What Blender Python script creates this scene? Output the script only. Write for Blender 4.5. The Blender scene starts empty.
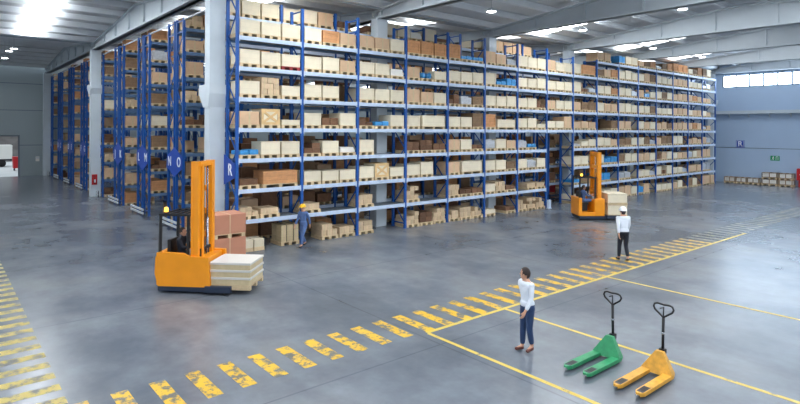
import bpy, bmesh, math, random
from mathutils import Vector, Matrix
R = math.radians
rnd = random.Random(7)
scn = bpy.context.scene
COL = scn.collection

# ------------------------------------------------------------------ helpers
def s2l(c):
    c /= 255.0
    return c / 12.92 if c <= 0.04045 else ((c + 0.055) / 1.055) ** 2.4
def rgb(r, g, b): return (s2l(r), s2l(g), s2l(b), 1.0)

class NT:
    def __init__(self, name):
        self.m = bpy.data.materials.new(name); self.m.use_nodes = True
        self.t = self.m.node_tree; self.b = self.t.nodes['Principled BSDF']
    def n(self, typ, **kw):
        x = self.t.nodes.new(typ)
        for k, v in kw.items(): setattr(x, k, v)
        return x
    def l(self, a, b): self.t.links.new(a, b)

def mat(name, col, rough=0.55, metal=0.0, var=0.0, noise=0.0, nscale=6.0, planks=None, spec=None):
    """plain procedural material: per-object value shift, blotchy noise, optional plank lines"""
    q = NT(name); b = q.b
    b.inputs['Roughness'].default_value = rough; b.inputs['Metallic'].default_value = metal
    if spec is not None: b.inputs['Specular IOR Level'].default_value = spec
    src = None
    tc = q.n('ShaderNodeTexCoord')
    if planks:
        pw, ph, dk = planks
        sx = q.n('ShaderNodeSeparateXYZ'); q.l(tc.outputs['Object'], sx.inputs[0])
        ad = q.n('ShaderNodeMath', operation='ADD'); q.l(sx.outputs[0], ad.inputs[0]); q.l(sx.outputs[1], ad.inputs[1])
        cx = q.n('ShaderNodeCombineXYZ'); q.l(ad.outputs[0], cx.inputs[0]); q.l(sx.outputs[2], cx.inputs[1])
        br = q.n('ShaderNodeTexBrick'); br.offset = 0.5
        br.inputs['Scale'].default_value = 1.0; br.inputs['Brick Width'].default_value = pw; br.inputs['Row Height'].default_value = ph
        br.inputs['Mortar Size'].default_value = 0.006
        br.inputs['Color1'].default_value = col
        br.inputs['Color2'].default_value = tuple(c * 0.94 for c in col[:3]) + (1,)
        br.inputs['Mortar'].default_value = tuple(c * dk for c in col[:3]) + (1,)
        q.l(cx.outputs[0], br.inputs['Vector']); src = br.outputs['Color']
    if noise:
        nz = q.n('ShaderNodeTexNoise'); nz.inputs['Scale'].default_value = nscale; nz.inputs['Detail'].default_value = 4
        q.l(tc.outputs['Object'], nz.inputs['Vector'])
        mr = q.n('ShaderNodeMapRange'); mr.inputs[1].default_value = 0.3; mr.inputs[2].default_value = 0.7
        mr.inputs[3].default_value = 1 - noise; mr.inputs[4].default_value = 1 + noise * 0.5
        q.l(nz.outputs[0], mr.inputs[0])
        mx = q.n('ShaderNodeMix', data_type='RGBA', blend_type='MULTIPLY'); mx.inputs[0].default_value = 1
        if src: q.l(src, mx.inputs[6])
        else: mx.inputs[6].default_value = col
        q.l(mr.outputs[0], mx.inputs[7]); src = mx.outputs[2]
    if var:
        oi = q.n('ShaderNodeObjectInfo')
        mr = q.n('ShaderNodeMapRange'); mr.inputs[3].default_value = 1 - var; mr.inputs[4].default_value = 1 + var
        q.l(oi.outputs['Random'], mr.inputs[0])
        hs = q.n('ShaderNodeHueSaturation'); q.l(mr.outputs[0], hs.inputs['Value'])
        if src: q.l(src, hs.inputs['Color'])
        else: hs.inputs['Color'].default_value = col
        src = hs.outputs[0]
    if src: q.l(src, b.inputs['Base Color'])
    else: b.inputs['Base Color'].default_value = col
    return q.m

def emis(name, col, strength):
    q = NT(name); q.b.inputs['Base Color'].default_value = col
    q.b.inputs['Emission Color'].default_value = col; q.b.inputs['Emission Strength'].default_value = strength
    return q.m

class MB:
    """collects boxes, bars, tubes; build() links them as ONE mesh object"""
    def __init__(self): self.v = []; self.f = []; self.mi = []; self.sm = []
    def add(self, vs, fs, mi=0, smooth=False, M=None):
        o = len(self.v)
        self.v += [tuple(M @ Vector(p)) if M else tuple(p) for p in vs]
        self.f += [tuple(i + o for i in f) for f in fs]; self.mi += [mi] * len(fs); self.sm += [smooth] * len(fs)
        return self
    def box(self, x0, x1, y0, y1, z0, z1, mi=0, M=None):
        v = [(x0,y0,z0),(x1,y0,z0),(x1,y1,z0),(x0,y1,z0),(x0,y0,z1),(x1,y0,z1),(x1,y1,z1),(x0,y1,z1)]
        return self.add(v, [(0,3,2,1),(4,5,6,7),(0,1,5,4),(1,2,6,5),(2,3,7,6),(3,0,4,7)], mi, False, M)
    def cbox(self, x0, x1, y0, y1, z0, z1, c=0.02, mi=0, M=None):
        """chamfered box"""
        bm = bmesh.new(); bmesh.ops.create_cube(bm, size=1)
        for v in bm.verts:
            v.co = Vector(((x0+x1)/2 + v.co.x*(x1-x0), (y0+y1)/2 + v.co.y*(y1-y0), (z0+z1)/2 + v.co.z*(z1-z0)))
        bmesh.ops.bevel(bm, geom=bm.edges[:], offset=c, segments=2, profile=0.7, affect='EDGES')
        return self.bm(bm, mi, M)
    def bm(self, bm, mi=0, M=None, smooth=False):
        bm.verts.index_update()
        self.add([v.co.copy() for v in bm.verts], [[v.index for v in f.verts] for f in bm.faces], mi, smooth, M); bm.free(); return self
    def bar(self, a, b, w, d, mi=0, up=(0,0,1)):
        a = Vector(a); b = Vector(b); t = (b-a).normalized(); u = Vector(up)
        if abs(t.dot(u)) > 0.98: u = Vector((0,1,0))
        s = t.cross(u).normalized(); u = s.cross(t)
        vs = [p + s*x*w/2 + u*y*d/2 for p in (a,b) for x,y in ((-1,-1),(1,-1),(1,1),(-1,1))]
        return self.add(vs, [(0,3,2,1),(4,5,6,7),(0,1,5,4),(1,2,6,5),(2,3,7,6),(3,0,4,7)], mi)
    def tube(self, pts, r, n=8, mi=0, closed=False):
        pts = [Vector(p) for p in pts]; rs = r if isinstance(r, (list, tuple)) else [r]*len(pts)
        rings = []; N = len(pts)
        t0 = (pts[1]-pts[0]).normalized(); u = Vector((0,0,1)) if abs(t0.z) < .9 else Vector((1,0,0))
        for i, p in enumerate(pts):
            a = pts[(i-1) % N] if (closed or i > 0) else p; b = pts[(i+1) % N] if (closed or i < N-1) else p
            t = (b-a).normalized(); s = t.cross(u)
            if s.length < 1e-4: s = t.cross(Vector((0.3,1,0.2)))
            s.normalize(); u = s.cross(t).normalized()
            rings.append([p + (s*math.cos(2*math.pi*k/n) + u*math.sin(2*math.pi*k/n))*rs[i] for k in range(n)])
        vs = [q for r_ in rings for q in r_]; fs = []
        for i in range(N if closed else N-1):
            j = (i+1) % N
            for k in range(n):
                fs.append((i*n+k, i*n+(k+1)%n, j*n+(k+1)%n, j*n+k))
        if not closed: fs += [tuple(range(n))[::-1], tuple((N-1)*n+k for k in range(n))]
        return self.add(vs, fs, mi, True)
    def cyl(self, a, b, r, n=16, mi=0): return self.tube([a, b], r, n, mi)
    def prism(self, poly, h0, h1, axis='z', mi=0, M=None):
        n = len(poly)
        def P(p, h): return {'z': (p[0],p[1],h), 'y': (p[0],h,p[1]), 'x': (h,p[0],p[1])}[axis]
        vs = [P(p,h0) for p in poly] + [P(p,h1) for p in poly]
        fs = [tuple(range(n))[::-1], tuple(range(n,2*n))] + [(i,(i+1)%n,n+(i+1)%n,n+i) for i in range(n)]
        return self.add(vs, fs, mi, False, M)
    def ball(self, c, r, mi=0, seg=16, M=None):
        bm = bmesh.new(); bmesh.ops.create_uvsphere(bm, u_segments=seg, v_segments=max(6,seg//2), radius=1)
        rr = r if isinstance(r,(list,tuple)) else (r,r,r)
        for v in bm.verts: v.co = Vector((c[0]+v.co.x*rr[0], c[1]+v.co.y*rr[1], c[2]+v.co.z*rr[2]))
        return self.bm(bm, mi, M, True)
    def mesh(self, name, mats):
        me = bpy.data.meshes.new(name); me.from_pydata(self.v, [], self.f)
        bm = bmesh.new(); bm.from_mesh(me); bmesh.ops.recalc_face_normals(bm, faces=bm.faces[:]); bm.to_mesh(me); bm.free()
        for m in (mats if isinstance(mats,(list,tuple)) else [mats]): me.materials.append(m)
        me.polygons.foreach_set('material_index', self.mi); me.polygons.foreach_set('use_smooth', self.sm)
        me.update(); return me
    def build(self, name, mats, parent=None): return link(name, self.mesh(name, mats), parent)

def link(name, me, parent=None, loc=None):
    o = bpy.data.objects.new(name, me); COL.objects.link(o)
    if parent: o.parent = parent
    if loc: o.location = loc
    return o
def thing(name, label, cat, loc=(0,0,0), rz=0.0, group=None):
    o = bpy.data.objects.new(name, None); COL.objects.link(o); o.location = loc; o.rotation_euler = (0,0,rz)
    o.empty_display_size = .2
    return tag(o, label, cat, group)
def tag(o, label, cat, group=None):
    o['label'] = label; o['category'] = cat
    if group: o['group'] = group
    return o
def struct(o): o['kind'] = 'structure'; return o
def stuff(o): o['kind'] = 'stuff'; return o
def copy_tree(o, parent=None):
    c = o.copy(); COL.objects.link(c)
    if parent: c.parent = parent
    for ch in list(o.children): copy_tree(ch, c)
    return c

# ------------------------------------------------------------------ materials
M = {}
M['post'] = mat('upright blue paint', rgb(14,80,158), .45, noise=.12, nscale=3)
M['beam'] = mat('beam pale blue grey', rgb(192,208,230), .5, noise=.08, nscale=2)
M['beamd'] = mat('beam dark blue', rgb(92,122,158), .5, noise=.1, nscale=2)
M['deck'] = mat('zinc deck', rgb(120,130,140), .5, .2, noise=.15, nscale=5)
M['cream'] = mat('cream crate board', rgb(232,220,194), .75, var=.07, noise=.06, nscale=3, planks=(2.0,.19,.9))
M['kraft'] = mat('tan cardboard', rgb(212,178,144), .8, var=.1, noise=.08, nscale=4)
M['orange'] = mat('orange brown crate wood', rgb(206,150,102), .75, var=.1, noise=.15, nscale=5, planks=(1.2,.14,.75))
M['brown'] = mat('dull brown crate wood', rgb(142,114,86), .8, var=.15, noise=.15, nscale=5, planks=(1.2,.14,.75))
M['olive'] = mat('strapped cream cartons', rgb(205,186,148), .8, var=.08, noise=.1, nscale=6)
M['small'] = mat('small pale cartons', rgb(206,180,148), .8, var=.15, noise=.1, nscale=8)
M['dark'] = mat('dark mixed cartons', rgb(116,84,62), .85, var=.3, noise=.2, nscale=8)
M['brick'] = mat('pinkish brown carton', rgb(192,134,108), .8, var=.05, noise=.08, nscale=2)
M['wrap'] = mat('grey stretch wrap', rgb(186,190,196), .3, var=.12, noise=.2, nscale=9)
M['bluewrap'] = mat('light blue film', rgb(60,150,214), .35, var=.15, noise=.25, nscale=9)
M['white'] = mat('white board', rgb(232,228,220), .6, var=.04)
M['pallet'] = mat('pallet wood', rgb(214,190,152), .85, var=.12, noise=.15, nscale=8)
M['redpal'] = mat('red pallet', rgb(150,50,50), .7, noise=.15)
M['strap'] = mat('dark strap', rgb(60,52,44), .6)
M['cleat'] = mat('crate cleat', rgb(226,190,136), .75, noise=.1)
M['wcol'] = mat('pale grey concrete paint', rgb(206,216,224), .7, noise=.05, nscale=1.5)
M['girder'] = mat('grey girder paint', rgb(184,193,200), .6, noise=.05, nscale=1.2)
M['purlin'] = mat('grey purlin paint', rgb(224,228,231), .65, noise=.06, nscale=1.2)
M['ceil'] = mat('ceiling sheet', rgb(216,218,220), .75, noise=.1, nscale=.8)
M['gutter'] = mat('gutter paint', rgb(176,186,194), .65)
M['wall'] = mat('wall panel blue grey', rgb(166,187,212), .7, noise=.04, nscale=.4)
M['wallb'] = mat('far wall panel', rgb(160,172,176), .7, noise=.04, nscale=.4)
M['seam'] = mat('wall panel joint', rgb(112,122,132), .7)
M['truck'] = mat('reach truck orange', rgb(244,152,20), .35, noise=.05, nscale=3)
M['black'] = mat('black plastic', rgb(22,22,26), .5)
M['steel'] = mat('dark steel', rgb(60,62,68), .4, .6)
M['chrome'] = mat('bright steel', rgb(180,184,190), .25, .9)
M['navy'] = mat('dark blue base paint', rgb(36,48,70), .5)
M['green'] = mat('jack green paint', rgb(52,150,100), .4, noise=.2, nscale=9)
M['yellow'] = mat('jack yellow paint', rgb(226,166,60), .45, noise=.25, nscale=9)
M['tire'] = mat('rubber', rgb(26,26,28), .8)
M['guard'] = mat('white rail paint', rgb(214,220,226), .5, noise=.1)
M['red'] = mat('signal red', rgb(196,26,34), .45)
M['rsign'] = mat('sign blue', rgb(26,72,170), .5)
M['wsign'] = mat('sign white', rgb(240,242,246), .5)
M['gsign'] = mat('exit green', rgb(16,142,92), .5)
M['skin'] = mat('skin', rgb(206,156,128), .55)
M['hair'] = mat('dark hair', rgb(44,30,26), .6)
M['shirt'] = mat('white cotton shirt', rgb(226,232,242), .85, noise=.05, nscale=5)
M['jeans'] = mat('blue jeans', rgb(40,62,100), .85, noise=.15, nscale=14)
M['trouser'] = mat('charcoal trousers', rgb(30,34,46), .85, noise=.1, nscale=9)
M['coverall'] = mat('blue coverall', rgb(86,112,160), .85, noise=.1, nscale=6)
M['shoe'] = mat('red brown shoe', rgb(96,44,36), .6)
M['bshoe'] = mat('black shoe', rgb(24,24,26), .6)
M['hatw'] = mat('white helmet shell', rgb(244,246,250), .3)
M['haty'] = mat('yellow helmet shell', rgb(244,190,20), .35)
M['eye'] = mat('eye', rgb(30,24,22), .3)
M['lip'] = mat('lips', rgb(168,96,88), .5)
M['sky'] = emis('skylight sheet', (.95,.98,1.0,1), 16.0)
M['skyd'] = emis('dimmed skylight sheet', (.95,.98,1.0,1), 5.0)  # weaker glow, set to keep racks and right girders darker
M['pane'] = emis('bright window pane', (.66,.82,1.0,1), 16.0)
M['lamp'] = emis('lamp disc', (1,1,1,1), 14.0)
M['amber'] = emis('amber beacon', (1.0,.55,.06,1), 2.5)

def floor_material():
    q = NT('polished concrete'); b = q.b
    g = q.n('ShaderNodeNewGeometry')
    def noise(scale, det=5, rough=.6, stretch=None):
        x = q.n('ShaderNodeTexNoise'); x.inputs['Scale'].default_value = scale; x.inputs['Detail'].default_value = det; x.inputs['Roughness'].default_value = rough
        if stretch:
            mp = q.n('ShaderNodeMapping'); mp.inputs['Scale'].default_value = stretch; mp.inputs['Rotation'].default_value = (0,0,R(20))
            q.l(g.outputs['Position'], mp.inputs[0]); q.l(mp.outputs[0], x.inputs['Vector'])
        else: q.l(g.outputs['Position'], x.inputs['Vector'])
        return x.outputs[0]
    r1 = q.n('ShaderNodeValToRGB'); e = r1.color_ramp.elements
    e[0].position = .3; e[0].color = rgb(90,97,106); e[1].position = .7; e[1].color = rgb(126,134,144); r1.color_ramp.interpolation = 'EASE'
    q.l(noise(.3, 5, .6), r1.inputs[0])
    r2 = q.n('ShaderNodeValToRGB'); e = r2.color_ramp.elements
    e[0].position = .28; e[0].color = (.84,.84,.85,1); e[1].position = .72; e[1].color = (1.12,1.12,1.12,1); r2.color_ramp.interpolation = 'EASE'
    q.l(noise(1.0, 7, .62, (1,.5,1)), r2.inputs[0])
    mx = q.n('ShaderNodeMix', data_type='RGBA', blend_type='MULTIPLY'); mx.inputs[0].default_value = 1
    q.l(r1.outputs[0], mx.inputs[6]); q.l(r2.outputs[0], mx.inputs[7])
    r3 = q.n('ShaderNodeValToRGB'); e = r3.color_ramp.elements     # brownish wear patches
    e[0].position = .4; e[0].color = (1,1,1,1); e[1].position = .95; e[1].color = (1.02,.9,.78,1); r3.color_ramp.interpolation = 'EASE'
    q.l(noise(.3, 2, .5), r3.inputs[0])
    m2 = q.n('ShaderNodeMix', data_type='RGBA', blend_type='MULTIPLY'); m2.inputs[0].default_value = 1
    q.l(mx.outputs[2], m2.inputs[6]); q.l(r3.outputs[0], m2.inputs[7])
    # fine grain
    r4 = q.n('ShaderNodeMapRange'); r4.inputs[1].default_value=0; r4.inputs[2].default_value=1; r4.inputs[3].default_value=.9; r4.inputs[4].default_value=1.1
    q.l(noise(7, 5, .65), r4.inputs[0])
    m3 = q.n('ShaderNodeMix', data_type='RGBA', blend_type='MULTIPLY'); m3.inputs[0].default_value = 1
    q.l(m2.outputs[2], m3.inputs[6]); q.l(r4.outputs[0], m3.inputs[7])
    # saw-cut joints of the slab
    br = q.n('ShaderNodeTexBrick'); br.offset = 0; br.inputs['Scale'].default_value = 1; br.inputs['Brick Width'].default_value = 7.75; br.inputs['Row Height'].default_value = 6.4
    br.inputs['Mortar Size'].default_value = .022; br.inputs['Color1'].default_value = (1,1,1,1); br.inputs['Color2'].default_value = (1,1,1,1); br.inputs['Mortar'].default_value = (.72,.73,.75,1)
    mp = q.n('ShaderNodeMapping'); mp.inputs['Location'].default_value = (-8.15,-2.0,0)
    q.l(g.outputs['Position'], mp.inputs[0]); q.l(mp.outputs[0], br.inputs['Vector'])
    m4 = q.n('ShaderNodeMix', data_type='RGBA', blend_type='MULTIPLY'); m4.inputs[0].default_value = 1
    q.l(m3.outputs[2], m4.inputs[6]); q.l(br.outputs[0], m4.inputs[7])
    q.l(m4.outputs[2], b.inputs['Base Color'])
    b.inputs['Roughness'].default_value = .26
    b.inputs['Specular IOR Level'].default_value = .6
    return q.m
M['floor'] = floor_material()

def paint_material(name, col, wear, nscale):
    """worn floor paint: chipped away to the concrete by noise"""
    q = NT(name); b = q.b; b.inputs['Roughness'].default_value = .45
    g = q.n('ShaderNodeNewGeometry'); nz = q.n('ShaderNodeTexNoise'); nz.inputs['Scale'].default_value = nscale; nz.inputs['Detail'].default_value = 6; nz.inputs['Roughness'].default_value = .7
    q.l(g.outputs['Position'], nz.inputs['Vector'])
    r = q.n('ShaderNodeValToRGB'); e = r.color_ramp.elements
    e[0].position = wear; e[0].color = (0,0,0,1); e[1].position = wear+.08; e[1].color = (1,1,1,1)
    q.l(nz.outputs[0], r.inputs[0])
    mp = q.n('ShaderNodeMix', data_type='RGBA'); mp.inputs[6].default_value = rgb(98,100,98); mp.inputs[7].default_value = col
    q.l(r.outputs[0], mp.inputs[0]); q.l(mp.outputs[2], b.inputs['Base Color'])
    return q.m
M['paint'] = paint_material('worn yellow floor paint', rgb(226,180,44), .44, 4.0)
M['paintl'] = paint_material('faded yellow floor paint', rgb(196,176,92), .44, 4.0)
M['paintf'] = paint_material('nearly gone yellow floor paint', rgb(156,150,118), .5, 3.0)
M['line'] = paint_material('yellow line paint', rgb(216,188,84), .34, 3.0)

# ------------------------------------------------------------------ camera
H = 4.5
cam = bpy.data.cameras.new('camera'); co = bpy.data.objects.new('camera', cam); COL.objects.link(co)
cam.sensor_width = 36.0; cam.lens = 556.46 * 36.0 / 800.0; cam.shift_y = -(202.0 - 129.64) / 800.0
yaw = R(39.835); roll = R(0.283)
fw = Vector((math.sin(yaw), math.cos(yaw), 0)); rt = Vector((math.cos(yaw), -math.sin(yaw), 0)); up = Vector((0,0,1))
rt2 = rt*math.cos(roll) + up*math.sin(roll); up2 = up*math.cos(roll) - rt*math.sin(roll)
m = Matrix((rt2, up2, -fw)).transposed().to_4x4(); m.translation = (0,0,H)
co.matrix_world = m; cam.clip_end = 400
scn.camera = co

# ------------------------------------------------------------------ the shell
XC = [0.33, 8.08, 15.93, 23.7, 31.4, 39.1, 46.8, 54.5]      # column lines
YV = [0.15, 20.65, 41.1, 61.6]                               # valley lines
XW, YW = 54.2, 62.3
ZB, ZE, SL = 9.64, 10.06, 0.085                              # girder underside, end top, roof slope
def ztop(y):
    for a, b in zip(YV, YV[1:]):
        if a <= y <= b: return ZE + SL * min(y-a, b-y)
    return ZE
struct(MB().box(-30, XW, -30, YW, -.2, 0).build('floor', M['floor']))  # extended far out of view to keep sky light off the ceiling
struct(MB().box(-7.9, -7.6, 19, YW+.3, 0, 11.2).build('shade_wall_left', M['wallb']))  # unseen, added to shade the lettered racks; open in front for light
w = MB().box(XW, XW+.3, -3, YW+.3, 0, 11.2); struct(w.build('wall_right', M['wall']))
w = MB()                                                     # far wall with the dock opening
w.box(-7.6, 2.6, YW, YW+.3, 0, 11.2); w.box(2.6, 5.9, YW, YW+.3, 3.72, 11.2); w.box(5.9, XW, YW, YW+.3, 0, 11.2)
struct(w.build('wall_back', M['wallb']))
t = MB()
for z in (2.88, 6.13, 8.62): t.box(5.9, 8.0, YW-.012, YW, z-.03, z+.03); t.box(-7.6, 2.5, YW-.012, YW, z-.03, z+.03)
t.box(2.6,5.9, YW-.012, YW, 6.1, 6.16); t.box(2.6,5.9, YW-.012, YW, 8.59, 8.65)
struct(t.build('trim_1', M['seam']))
t = MB(); t.box(XW-.012, XW, -3, 62, 3.03, 3.08); struct(t.build('trim_2', M['seam']))
t = MB()                                                     # crane ledge on the end wall
t.box(XW-.35, XW, -3, 62, 6.02, 6.14)
t.box(XW-.3, XW-.22, -3, 62, 6.14, 6.3)
for i in range(14): t.prism([(XW-.3, 6.02), (XW, 6.02), (XW, 5.7)], 19.2-1.55*i, 19.26-1.55*i, 'y')
struct(t.build('trim_3', M['girder']))
t = MB(); t.box(5.86, 5.98, YW-.03, YW, 0, 3.8); t.box(2.52, 2.64, YW-.03, YW, 0, 3.8); t.box(2.52, 5.98, YW-.03, YW, 3.7, 3.82)
struct(t.build('trim_4', M['seam']))
# strip window of the end wall
f = MB(); ypane = [19.74 - 1.05*i for i in range(20)]
for i, y in enumerate(ypane): f.box(XW-.07, XW+.0, y-.06, y+.06, 8.42, 9.42)
f.box(XW-.04, XW, ypane[-1], ypane[0], 8.40, 8.45); f.box(XW-.04, XW, ypane[-1], ypane[0], 9.39, 9.44)
struct(f.build('window_frame', M['seam']))
struct(MB().box(XW-.02, XW-.008, ypane[-1], ypane[0], 8.45, 9.39).build('window_1', M['pane']))

# columns and corbels
def column(name, x, y, zt, corb=None, plinth=True):
    c = MB(); c.cbox(x-.3, x+.3, y-.25, y+.25, 0, zt, .02)
    if corb:
        z0, z1, ax, ext = corb
        zm = z0 + (z1-z0)*.6
        if ax == 'y': c.prism([(y-.25,z0),(y-.25-ext*.5,zm),(y-.25-ext*.5,z1),(y+.25+ext*1.7,z1),(y+.25+ext*1.7,zm),(y+.25,z0)], x-.35, x+.33, 'x')
        else: c.prism([(x-.3,z0),(x-.3-ext,zm),(x-.3-ext,z1),(x+.3+ext,z1),(x+.3+ext,zm),(x+.3,z0)], y-.27, y+.27, 'y')
    return struct(c.build(name, M['wcol']))
column('column', XC[1], 20.6, ZB, (5.3, 6.15, 'y', .26))
column('column', XC[1], 41.1, ZB, (6.75, 7.35, 'y', .30))
column('column', XC[1], 61.95, ZB)
for x in XC[2:7]: column('column', x, 20.65, ZB, (7.75, 8.75, 'x', .3))
for y in (20.65, 41.1): column('column', XW-.05, y, ZB, (6.6, 7.3, 'y', .45))

# gabled girders along Y on every column line
def girder(x, half=.1):
    g = MB()
    for a, b in zip(YV, YV[1:]):
        mid = (a+b)/2; a2, b2 = a+.02, b-.02
        prof = [(a2,ZB),(b2,ZB),(b2,ZE),(mid,ZE+SL*(mid-a)),(a2,ZE)]
        g.prism(prof, x-half, x+half, 'x')
        g.box(x-.26, x+.26, a2, b2, ZB, ZB+.09)                       # lower flange
        for s0, s1 in ((a2, mid), (mid, b2)):                         # upper flange follows the roof
            za, zb = ztop(s0), ztop(s1)
            g.add([(x-.24,s0,za-.09),(x+.24,s0,za-.09),(x+.24,s0,za),(x-.24,s0,za),(x-.24,s1,zb-.09),(x+.24,s1,zb-.09),(x+.24,s1,zb),(x-.24,s1,zb)],
                  [(0,1,2,3),(7,6,5,4),(0,4,5,1),(1,5,6,2),(2,6,7,3),(3,7,4,0)])
        n = 7
        for i in range(n+1):                                          # web stiffeners
            y = a + .35 + (b-a-.7)*i/n
            g.box(x-.2, x+.2, y-.05, y+.05, ZB+.09, ztop(y)-.09)
    return struct(g.build('roof_beam', M['girder']))
for x in XC[1:7]: girder(x)
girder(XC[0]); girder(XW-.2, .08)
# purlins along X seated on the girders, roof sheets above
PH = .30
def zsheet(y): return ztop(y) + PH
py = []
for a, b in zip(YV, YV[1:]):
    mid = (a+b)/2
    for i in range(6):
        py += [a + .45 + 1.77*i, b - .45 - 1.77*i]
for y in sorted(py):
    zt = ztop(y)
    p = MB(); p.box(-7.6, XW, y-.09, y+.09, zt, zt+PH-.02); p.box(-7.6, XW, y-.13, y+.13, zt+PH-.1, zt+PH-.01)
    struct(p.build('roof_beam', M['purlin']))
c = MB()
for a, b in zip(YV, YV[1:]):
    mid = (a+b)/2
    for s0, s1 in ((a, mid), (mid, b)):
        za, zb = ZE+PH+SL*(s0-a if s0 == a else mid-a), ZE+PH+SL*(mid-a if s1 == mid else 0)
        c.add([(-7.6,s0,za),(XW,s0,za),(XW,s1,zb),(-7.6,s1,zb),(-7.6,s0,za+.1),(XW,s0,za+.1),(XW,s1,zb+.1),(-7.6,s1,zb+.1)],
              [(0,1,2,3),(7,6,5,4),(0,4,5,1),(1,5,6,2),(2,6,7,3),(3,7,4,0)])
struct(c.build('ceiling', M['ceil']))
for y in YV[1:3]: struct(MB().box(-7.6, XW, y-.3, y+.3, ZE-.02, ZE+.42).build('roof_beam', M['gutter']))
# translucent skylight liners along Y, one sheet between each two purlins
k = 2
spy = sorted(py)
for x0 in (-4.2, .2, 3.9, 11.0, 19.6, 26.75, 36.3, 44.35, 50.4):  # the two leftmost strips are out of view, added to lighten the side hall
    for a, b in zip(YV, YV[1:]):
        if (x0 == 3.9 and a > 40) or (x0 == .2 and a < 40): continue
        mid = (a+b)/2
        s = MB()
        for u0, u1 in zip(spy, spy[1:]):
            if u0 < a or u1 > b or u1-u0 < 1.0 or u0 < mid < u1 or (x0 == 19.6 and 12.6 < u1 < 20.7): continue  # front run of one strip kept only out of view, added to light girders
            s0, s1 = u0+.12, u1-.12; za, zb = ztop(s0)+.06, ztop(s1)+.06
            s.add([(x0,s0,za),(x0+.9,s0,za),(x0+.9,s1,zb),(x0,s1,zb),(x0,s0,za+.008),(x0+.9,s0,za+.008),(x0+.9,s1,zb+.008),(x0,s1,zb+.008)],
                  [(0,1,2,3),(7,6,5,4),(0,4,5,1),(1,5,6,2),(2,6,7,3),(3,7,4,0)])
        struct(s.build('window_%d' % k, M['skyd'] if x0 > 30 or x0 < 3 or (a > 20 and x0 > 5) else M['sky'])); k += 1  # glow picked per strip to balance light on racks and girders

# ------------------------------------------------------------------ floor markings
fm = MB()
PER = .613; NEAR, FAR = 9.16, 10.35
for i in range(-8, 33):
    x = 4.12 + PER*i; fm.box(x, x+.27, NEAR if x < 8.0 else 9.08, FAR, 0, .003)
struct(fm.build('floor_marking', M['paint']))
fm = MB()
for i in range(33, 58):
    x = 4.12 + PER*i; fm.box(x, x+.27, NEAR, FAR, 0, .003)
struct(fm.build('floor_marking', M['paintf']))
fm = MB()
for i in range(-2, 26):
    y = 10.62 + .592*i; fm.box(.49, 1.68, y-.15, y+.13, 0, .003)
struct(fm.build('floor_marking', M['paintl']))
fm = MB(); fm.box(8.38, 27.5, 9.03, 9.13, 0, .004)
for x, y1 in ((8.38, 9.03), (11.02, 9.03), (15.87, 9.03)): fm.box(x-.045, x+.045, -3, y1, 0, .004)
struct(fm.build('floor_marking', M['line']))

# ------------------------------------------------------------------ pallet racks
X0, BAY = 8.41, 2.6834
ZL = [0] + [1.0755 + 1.1265*k for k in range(7)] + [8.89]     # beam centre of shelf 1..8
UX = [X0 + BAY*i for i in range(17)]
def frame_mesh(d, zt):
    f = MB()
    for y in (0.0, d-.09):
        f.box(-.055, .055, y, y+.09, .01, zt); f.box(-.09, .09, y-.03, y+.12, 0, .012)
    z = .25; s = 0
    while z + .9 < zt:
        a, b = (.08, d-.08) if s % 2 == 0 else (d-.08, .08)
        f.bar((0,a,z), (0,b,z+.85), .05, .03, up=(1,0,0)); z += .85; s += 1
    f.box(-.02,.02,.05,d-.05,.2,.25); f.box(-.02,.02,.05,d-.05,zt-.12,zt-.07); f.box(-.02,.02,.05,d-.05,zt-.62,zt-.57)
    return f.mesh('upright_frame', M['post'])
_bm = {}
def beam_mesh(w, m='beam'):
    if (w, m) not in _bm:
        f = MB(); f.box(.055, w-.055, 0, .05, -.075, .06); f.box(.055, w-.055, .002, .05, .06, .075)
        f.box(.05, .085, -.008, .05, -.13, .1, 1); f.box(w-.085, w-.05, -.008, .05, -.13, .1, 1)
        _bm[(w,m)] = f.mesh('beam', [M[m], M['post'] if m == 'beamd' else M['beam']])
    return _bm[(w,m)]
_dm = {}
def deck_mesh(w, d):
    if (w,d) not in _dm:
        f = MB(); n = 9
        for i in range(n):
            a = .08 + (w-.16)*i/n; f.box(a, a+(w-.16)/n-.05, .05, d-.05, .03, .068)
        for y in (.3, d-.35): f.box(.06, w-.06, y, y+.05, -.03, .03)
        _dm[(w,d)] = f.mesh('deck', M['deck'])
    return _dm[(w,d)]
def rack(label, ux, y, d, tops, levels, rear=True, deck=True, bm='beam', group=None, flip=False):
    """ux: upright x positions; levels[b]: shelf numbers of bay b; tops: frame height per upright"""
    r = thing('pallet_rack', label, 'rack', (ux[0], y, 0), 0, group)
    fm = {}
    for i, x in enumerate(ux):
        if tops[i] is None: continue
        if tops[i] not in fm: fm[tops[i]] = frame_mesh(d, tops[i])
        link('upright_frame', fm[tops[i]], r, (x-ux[0], 0, 0))
    for b in range(len(ux)-1):
        w = round(ux[b+1]-ux[b], 3)
        for lv in levels[b]:
            link('front_beam', beam_mesh(w, bm), r, (ux[b]-ux[0], 0, ZL[lv]))
            if rear: link('rear_beam', beam_mesh(w, 'beamd'), r, (ux[b]-ux[0], d-.05, ZL[lv]))
            if deck: link('deck', deck_mesh(w, d), r, (ux[b]-ux[0], 0, ZL[lv]))
    return r
YR, DR = 19.3, .95
YP = 21.05
L7 = list(range(1,8)); L8 = list(range(1,9))
rack('long blue pallet rack of seven bays by the R sign, nearer the lettered ends', UX[:8], YR, DR, [9.9]+[9.25]*7, [L7]*7)
rack('long blue pallet rack of bays past the tunnel, reaching the end wall', UX[7:], YR, DR, [None]+[9.0]+[9.05]*8, [[4,5,6,7]]+[L7]+[L8]*7)
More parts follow.
